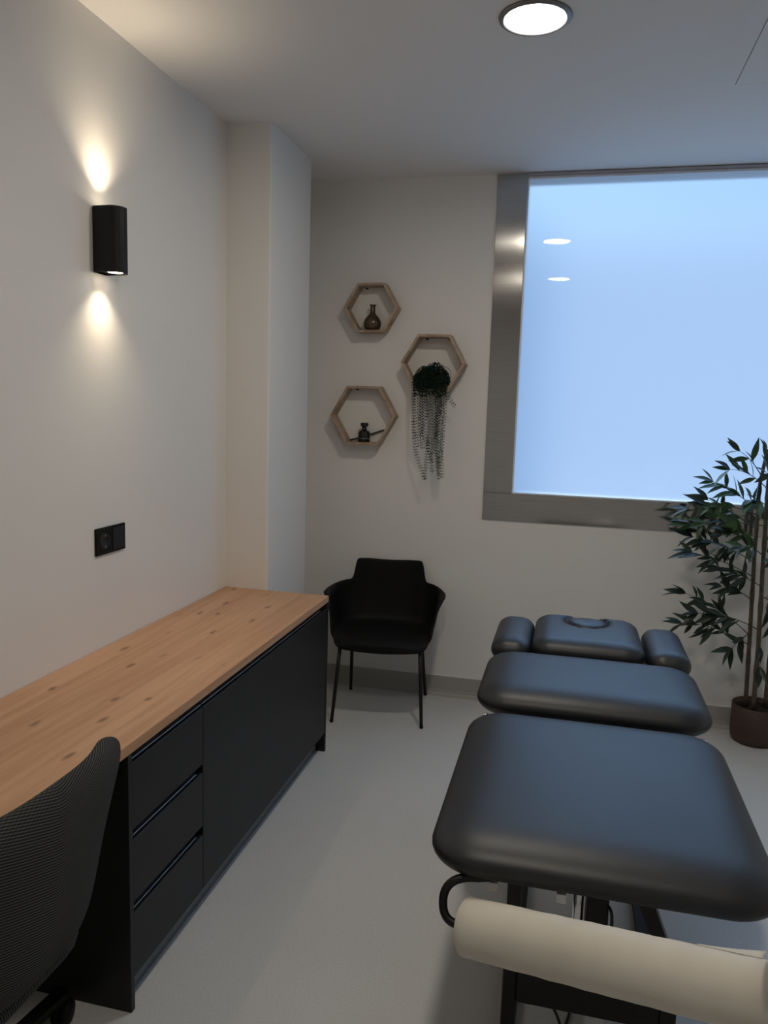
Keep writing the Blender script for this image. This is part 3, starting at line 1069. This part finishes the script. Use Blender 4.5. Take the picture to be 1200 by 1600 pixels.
def trailing_plant():
    rr = random.Random(11)
    fl = floor_of(S2)
    c0 = Vector((0.810, -0.055, fl))
    t = thing('trailing_plant', tuple(c0), 'dark green string-of-beads plant hanging down out of the shelf nearest the window', 'plant')
    obj('plant_pot', lathe(bmesh.new(), [(0, 0.0015), (0.036, 0.0015), (0.040, 0.006), (0.044, 0.055), (0.040, 0.055), (0.038, 0.045), (0, 0.045)], c0, 24), 'black_plastic', t, True)
    # bushy top
    bm = bmesh.new()
    for i in range(1500):
        a = rr.uniform(0, 2 * PI)
        e = math.acos(rr.uniform(-0.35, 1))
        q = rr.uniform(0.72, 1.0)
        x = 0.103 * math.cos(a) * math.sin(e) * q
        y = 0.060 * math.sin(a) * math.sin(e) * q
        zz = 0.045 + 0.092 * math.cos(e) * q * (1 - 0.25 * (x / 0.1) ** 2) + 0.008 * math.sin(31 * x) + rr.uniform(-0.004, 0.006)
        p = c0 + Vector((x, min(y - 0.012, 0.048), zz))
        # keep inside the slanting sides
        lim = 0.088 + max(0.0, zz) * 0.45
        if abs(p.x - S2[0]) > lim and p.y > -0.11 or zz < 0.004:
            continue
        bead(bm, p, rr.uniform(0.0038, 0.0062), (rr.uniform(-1, 1), rr.uniform(-1, 0.4), rr.uniform(-0.6, 1)))
    for i in range(420):
        p = Vector((rr.uniform(0.722, 0.902), rr.uniform(-0.132, -0.108), fl + rr.uniform(-0.040, 0.055)))
        p.z -= 0.006 * math.sin(p.x * 90)
        bead(bm, p, rr.uniform(0.0040, 0.0060), (rr.uniform(-1, 1), rr.uniform(-1, 0), rr.uniform(-1, 0.4)))
    for i in range(46):
        a = rr.uniform(-PI, PI)
        p0 = c0 + Vector((rr.uniform(-.03, .03), rr.uniform(-.02, .02), 0.05))
        p2 = c0 + Vector((0.095 * math.cos(a), min(0.045, 0.055 * math.sin(a)) - 0.012, rr.uniform(0.03, 0.085)))
        p1 = (p0 + p2) / 2 + Vector((0, 0, rr.uniform(0.07, 0.12)))
        tube(bm, bezier(p0, p1, p2, 6), 0.0014, 4, False)
    o = obj('foliage', bm, 'bead_dark', t)
    o['kind'] = 'stuff'
    # one thin loop standing off at the right
    yf = -0.122
    specs = [  # x at the lip, x mid, x end, z end, y
        (0.722, 0.730, 0.742, 1.452, yf), (0.733, 0.738, 0.800, 1.238, yf - .004), (0.752, 0.758, 0.762, 1.410, yf + .004), (0.764, 0.772, 0.788, 1.405, yf - .006),
        (0.776, 0.786, 0.840, 1.330, yf), (0.795, 0.802, 0.812, 1.565, yf + .003), (0.806, 0.812, 0.806, 1.236, yf - .008), (0.822, 0.822, 0.818, 1.420, yf),
        (0.833, 0.834, 0.845, 1.275, yf - .006), (0.845, 0.846, 0.838, 1.370, yf + .003), (0.858, 0.862, 0.878, 1.262, yf - .003), (0.868, 0.870, 0.868, 1.330, yf - .009),
        (0.880, 0.884, 0.896, 1.248, yf), (0.892, 0.896, 0.874, 1.300, yf - .005), (0.787, 0.790, 0.776, 1.470, yf - .011), (0.852, 0.856, 0.880, 1.240, yf - .012),
        (0.873, 0.868, 0.852, 1.450, yf - .014)]
    def strand(pts, dens=0.0150):
        bm = bmesh.new()
        tube(bm, pts, 0.0012, 4, False)
        acc = 0.0
        side = 1
        for a, b_ in zip(pts, pts[1:]):
            L = (b_ - a).length
            q = 0.0
            while acc + (L - q) >= dens:
                q += dens - acc
                acc = 0.0
                p = a.lerp(b_, q / L)
                d = (b_ - a).normalized()
                sd = d.cross(Vector((0, 1, 0))).normalized()
                for s in (-1, 1):
                    bead(bm, p + sd * s * 0.0068 + Vector((0, rr.uniform(-.003, .003), rr.uniform(-.0015, .0015))), rr.uniform(0.0040, 0.0051), sd * s - d * 0.35)
            acc += L - q
        obj('strand', bm, 'bead_green' if rr.random() < 0.7 else 'bead_dark', t)
    for x0, xm, x1, z1, y in specs:
        top = fl + 0.055
        pts = [Vector((c0.x + (x0 - c0.x) * 0.6, -0.075, top)), Vector((x0, y + 0.008, top - 0.015)), Vector((x0, y, fl - 0.02))]
        n_ = 14
        for i in range(1, n_ + 1):
            q = i / n_
            x = (1 - q) ** 2 * x0 + 2 * q * (1 - q) * (2 * xm - 0.5 * (x0 + x1)) + q * q * x1
            pts.append(Vector((x + 0.003 * math.sin(q * 9 + x0 * 50), y + 0.002 * math.sin(q * 7), fl - 0.02 + (z1 - fl + 0.02) * q)))
        strand(pts)
    strand([Vector((0.885, -0.10, fl + 0.03)), Vector((0.905, yf, fl - 0.02)), Vector((0.925, yf, 1.668)), Vector((0.942, yf + .004, 1.642)), Vector((0.952, yf + .006, 1.630))])
    bm = bmesh.new()
    tube(bm, bezier((0.855, -0.09, fl + 0.12), (0.93, -0.10, fl + 0.13), (0.918, -0.10, fl + 0.05), 12), 0.0013, 5)
    obj('runner', bm, 'twig', t, True)
trailing_plant()

# ------------------------------------------------------------------ artificial bamboo
def bamboo():
    rr = random.Random(5)
    c = Vector((2.548, -0.133, 0))
    t = thing('bamboo_plant', tuple(c), 'tall artificial bamboo plant in a brown pot under the window', 'plant')
    R = 0.115
    obj('plant_pot', lathe(bmesh.new(), [(0, 0.0), (0.092, 0.0), (0.104, 0.006), (0.111, 0.02), (R, 0.05), (R - 0.001, 0.190), (R - 0.004, 0.192), (R - 0.008, 0.190), (R - 0.009, 0.165), (0, 0.165)], c, 48), 'pot_brown', t, True)
    bm = bmesh.new()
    lathe(bm, [(0, 0.176), (0.05, 0.174), (0.104, 0.168), (0.104, 0.16), (0, 0.16)], c, 32)
    obj('soil', bm, 'soil', t, True)
    canes = []
    for pts, r_ in (([(2.498, -0.128, 0.17), (2.487, -0.128, 0.55), (2.474, -0.125, 0.95), (2.468, -0.125, 1.30), (2.48, -0.13, 1.42)], 0.0105),
                    ([(2.527, -0.165, 0.17), (2.522, -0.165, 0.5), (2.509, -0.16, 0.9), (2.500, -0.155, 1.20), (2.498, -0.15, 1.36)], 0.0115),
                    ([(2.592, -0.120, 0.17), (2.590, -0.12, 0.55), (2.596, -0.12, 0.95), (2.600, -0.12, 1.30), (2.60, -0.12, 1.45)], 0.0105)):
        P = [Vector(p) for p in pts]
        fine, rad = [], []
        for a, b_ in zip(P, P[1:]):
            for i in range(8):
                fine.append(a.lerp(b_, i / 8))
        fine.append(P[-1])
        nxt = 0.30
        for i, p in enumerate(fine):
            k = 1.0 - 0.25 * i / len(fine)
            if i % 7 == 5:
                k *= 1.22
            rad.append(r_ * k)
        canes.append(fine)
        obj('cane', tube(bmesh.new(), fine, rad, 10), 'cane', t, True)
    # shared leaf meshes
    leaf_me = []
    for kind, (mat, L, Wd, droop) in enumerate((('leaf_green', 0.122, 0.0150, 0.10), ('leaf_green', 0.098, 0.0135, 0.2), ('leaf_dark', 0.122, 0.0150, 0.16), ('leaf_dark', 0.098, 0.0140, 0.28))):
        bm = bmesh.new()
        N = 6
        wid = [0.12, 0.62, 0.98, 1.0, 0.78, 0.42, 0.02]
        L3 = []
        for i in range(N + 1):
            q = i / N
            x = L * q
            z_ = -droop * L * q * q
            L3.append([bm.verts.new((x, -Wd * wid[i], z_ + Wd * wid[i] * 0.25)), bm.verts.new((x, 0, z_)), bm.verts.new((x, Wd * wid[i], z_ + Wd * wid[i] * 0.25))])
        for a, b_ in zip(L3, L3[1:]):
            for k in range(2):
                f = bm.faces.new((a[k], b_[k], b_[k + 1], a[k + 1]))
                f.smooth = True
        me = bpy.data.meshes.new('leaf')
        bm.to_mesh(me)
        bm.free()
        me.materials.append(M[mat])
        leaf_me.append(me)
    def clampy(v):
        if v.y > -0.03: v.y = -0.03
        return v
    def branch(a, b_, nleaf, sag=0.03, dark=False, start=0.3):
        a, b_ = Vector(a), Vector(b_)
        mid = (a + b_) / 2 + Vector((0, 0, sag))
        pts = bezier(a, mid, b_, 10)
        br = obj('branch', tube(bmesh.new(), pts, [0.0028 - 0.0018 * i / 10 for i in range(11)], 5), 'twig', t, True)
        base = Vector(ORI[t.name])
        for i in range(nleaf):
            q = start + (1 - start) * (i + 0.5) / nleaf
            if i >= nleaf - 3:
                q = 0.99
            k = min(9, int(q * 10))
            p = pts[k].lerp(pts[k + 1], q * 10 - k)
            d = (pts[k + 1] - pts[k]).normalized()
            az = rr.uniform(-1.25, 1.25) if i < nleaf - 3 else (-0.5, 0.05, 0.55)[i - nleaf + 3] + rr.uniform(-.15, .15)
            el = rr.uniform(-0.75, 0.5)
            s = d.cross(Vector((0, 0, 1)))
            if s.length < 0.1: s = Vector((0, 1, 0))
            s.normalize()
            u = s.cross(d).normalized()
            # leaves fan mostly in the upright plane that holds the twig
            L_ = (d * math.cos(az) + (u * 0.85 + s * 0.35 * rr.choice((-1, 1))) * math.sin(az) + Vector((0, 0, 0.25 * el))).normalized()
            tip = p + L_ * 0.105
            if tip.y > -0.02:
                L_.y -= (tip.y + 0.02) / 0.105
                L_.normalize()
            up = Vector((rr.uniform(-.6, .6), rr.uniform(-1, -0.1), rr.uniform(0.2, 1))).normalized()
            sd = up.cross(L_).normalized()
            un = L_.cross(sd).normalized()
            me = leaf_me[(2 if (dark or rr.random() < 0.25) else 0) + (rr.random() < 0.5)]
            o = bpy.data.objects.new('leaf', me)
            mm = Matrix((L_, sd, un)).transposed().to_4x4()
            sc = rr.uniform(0.72, 1.08)
            mm = Matrix.Translation(p - base) @ mm @ Matrix.Diagonal((sc, sc, sc, 1))
            o.parent = br
            o.matrix_local = mm
            COL.objects.link(o)
    def on_cane(i, z):
        for a, b_ in zip(canes[i], canes[i][1:]):
            if a.z <= z <= b_.z:
                return a.lerp(b_, (z - a.z) / (b_.z - a.z))
        return canes[i][-1].copy()
    # (cane, start height, tip, leaves, sag, dark)
    BR = [(0, 1.34, (2.345, -0.22, 1.462), 6, 0.03, False), (1, 1.28, (2.300, -0.26, 1.375), 10, 0.05, False), (0, 1.17, (2.240, -0.20, 1.310), 13, 0.03, False),
          (0, 1.15, (2.130, -0.24, 1.175), 16, 0.06, False), (1, 1.10, (2.140, -0.28, 1.105), 16, 0.03, False), (0, 1.08, (2.230, -0.16, 1.215), 13, 0.02, False),
          (0, 0.91, (2.165, -0.22, 1.035), 14, 0.04, True), (0, 0.84, (2.165, -0.24, 0.960), 14, 0.03, True), (1, 0.80, (2.290, -0.27, 0.900), 12, 0.02, True),
          (0, 0.54, (2.150, -0.24, 0.755), 14, 0.05, True), (1, 0.58, (2.210, -0.27, 0.665), 13, 0.05, True), (0, 0.49, (2.150, -0.22, 0.595), 15, 0.06, True),
          (0, 0.55, (2.385, -0.25, 0.500), 8, 0.02, True), (1, 0.55, (2.520, -0.25, 0.420), 5, 0.02, True),
          (1, 0.95, (2.380, -0.29, 1.015), 12, 0.03, False), (1, 1.20, (2.400, -0.29, 1.235), 12, 0.02, False), (0, 0.72, (2.320, -0.22, 0.800), 12, 0.03, True),
          (1, 0.75, (2.560, -0.28, 0.700), 9, 0.04, True), (2, 0.85, (2.520, -0.26, 0.95), 10, 0.03, False), (0, 1.02, (2.300, -0.26, 1.08), 12, 0.03, False),
          (2, 1.25, (2.470, -0.26, 1.36), 11, 0.03, False), (2, 1.05, (2.530, -0.25, 1.12), 10, 0.02, False), (1, 1.34, (2.460, -0.24, 1.46), 9, 0.02, False),
          (2, 1.15, (2.800, -0.22, 1.28), 6, 0.04, False), (2, 0.90, (2.840, -0.22, 1.00), 6, 0.04, False), (2, 0.70, (2.820, -0.22, 0.74), 5, 0.04, True),
          (2, 1.35, (2.760, -0.20, 1.48), 5, 0.03, False), (2, 0.60, (2.560, -0.24, 0.62), 7, 0.03, True)]
    for ci, z_, tip, nl, sag, dk in BR:
        branch(on_cane(ci, z_), tip, nl, sag, dk)
bamboo()
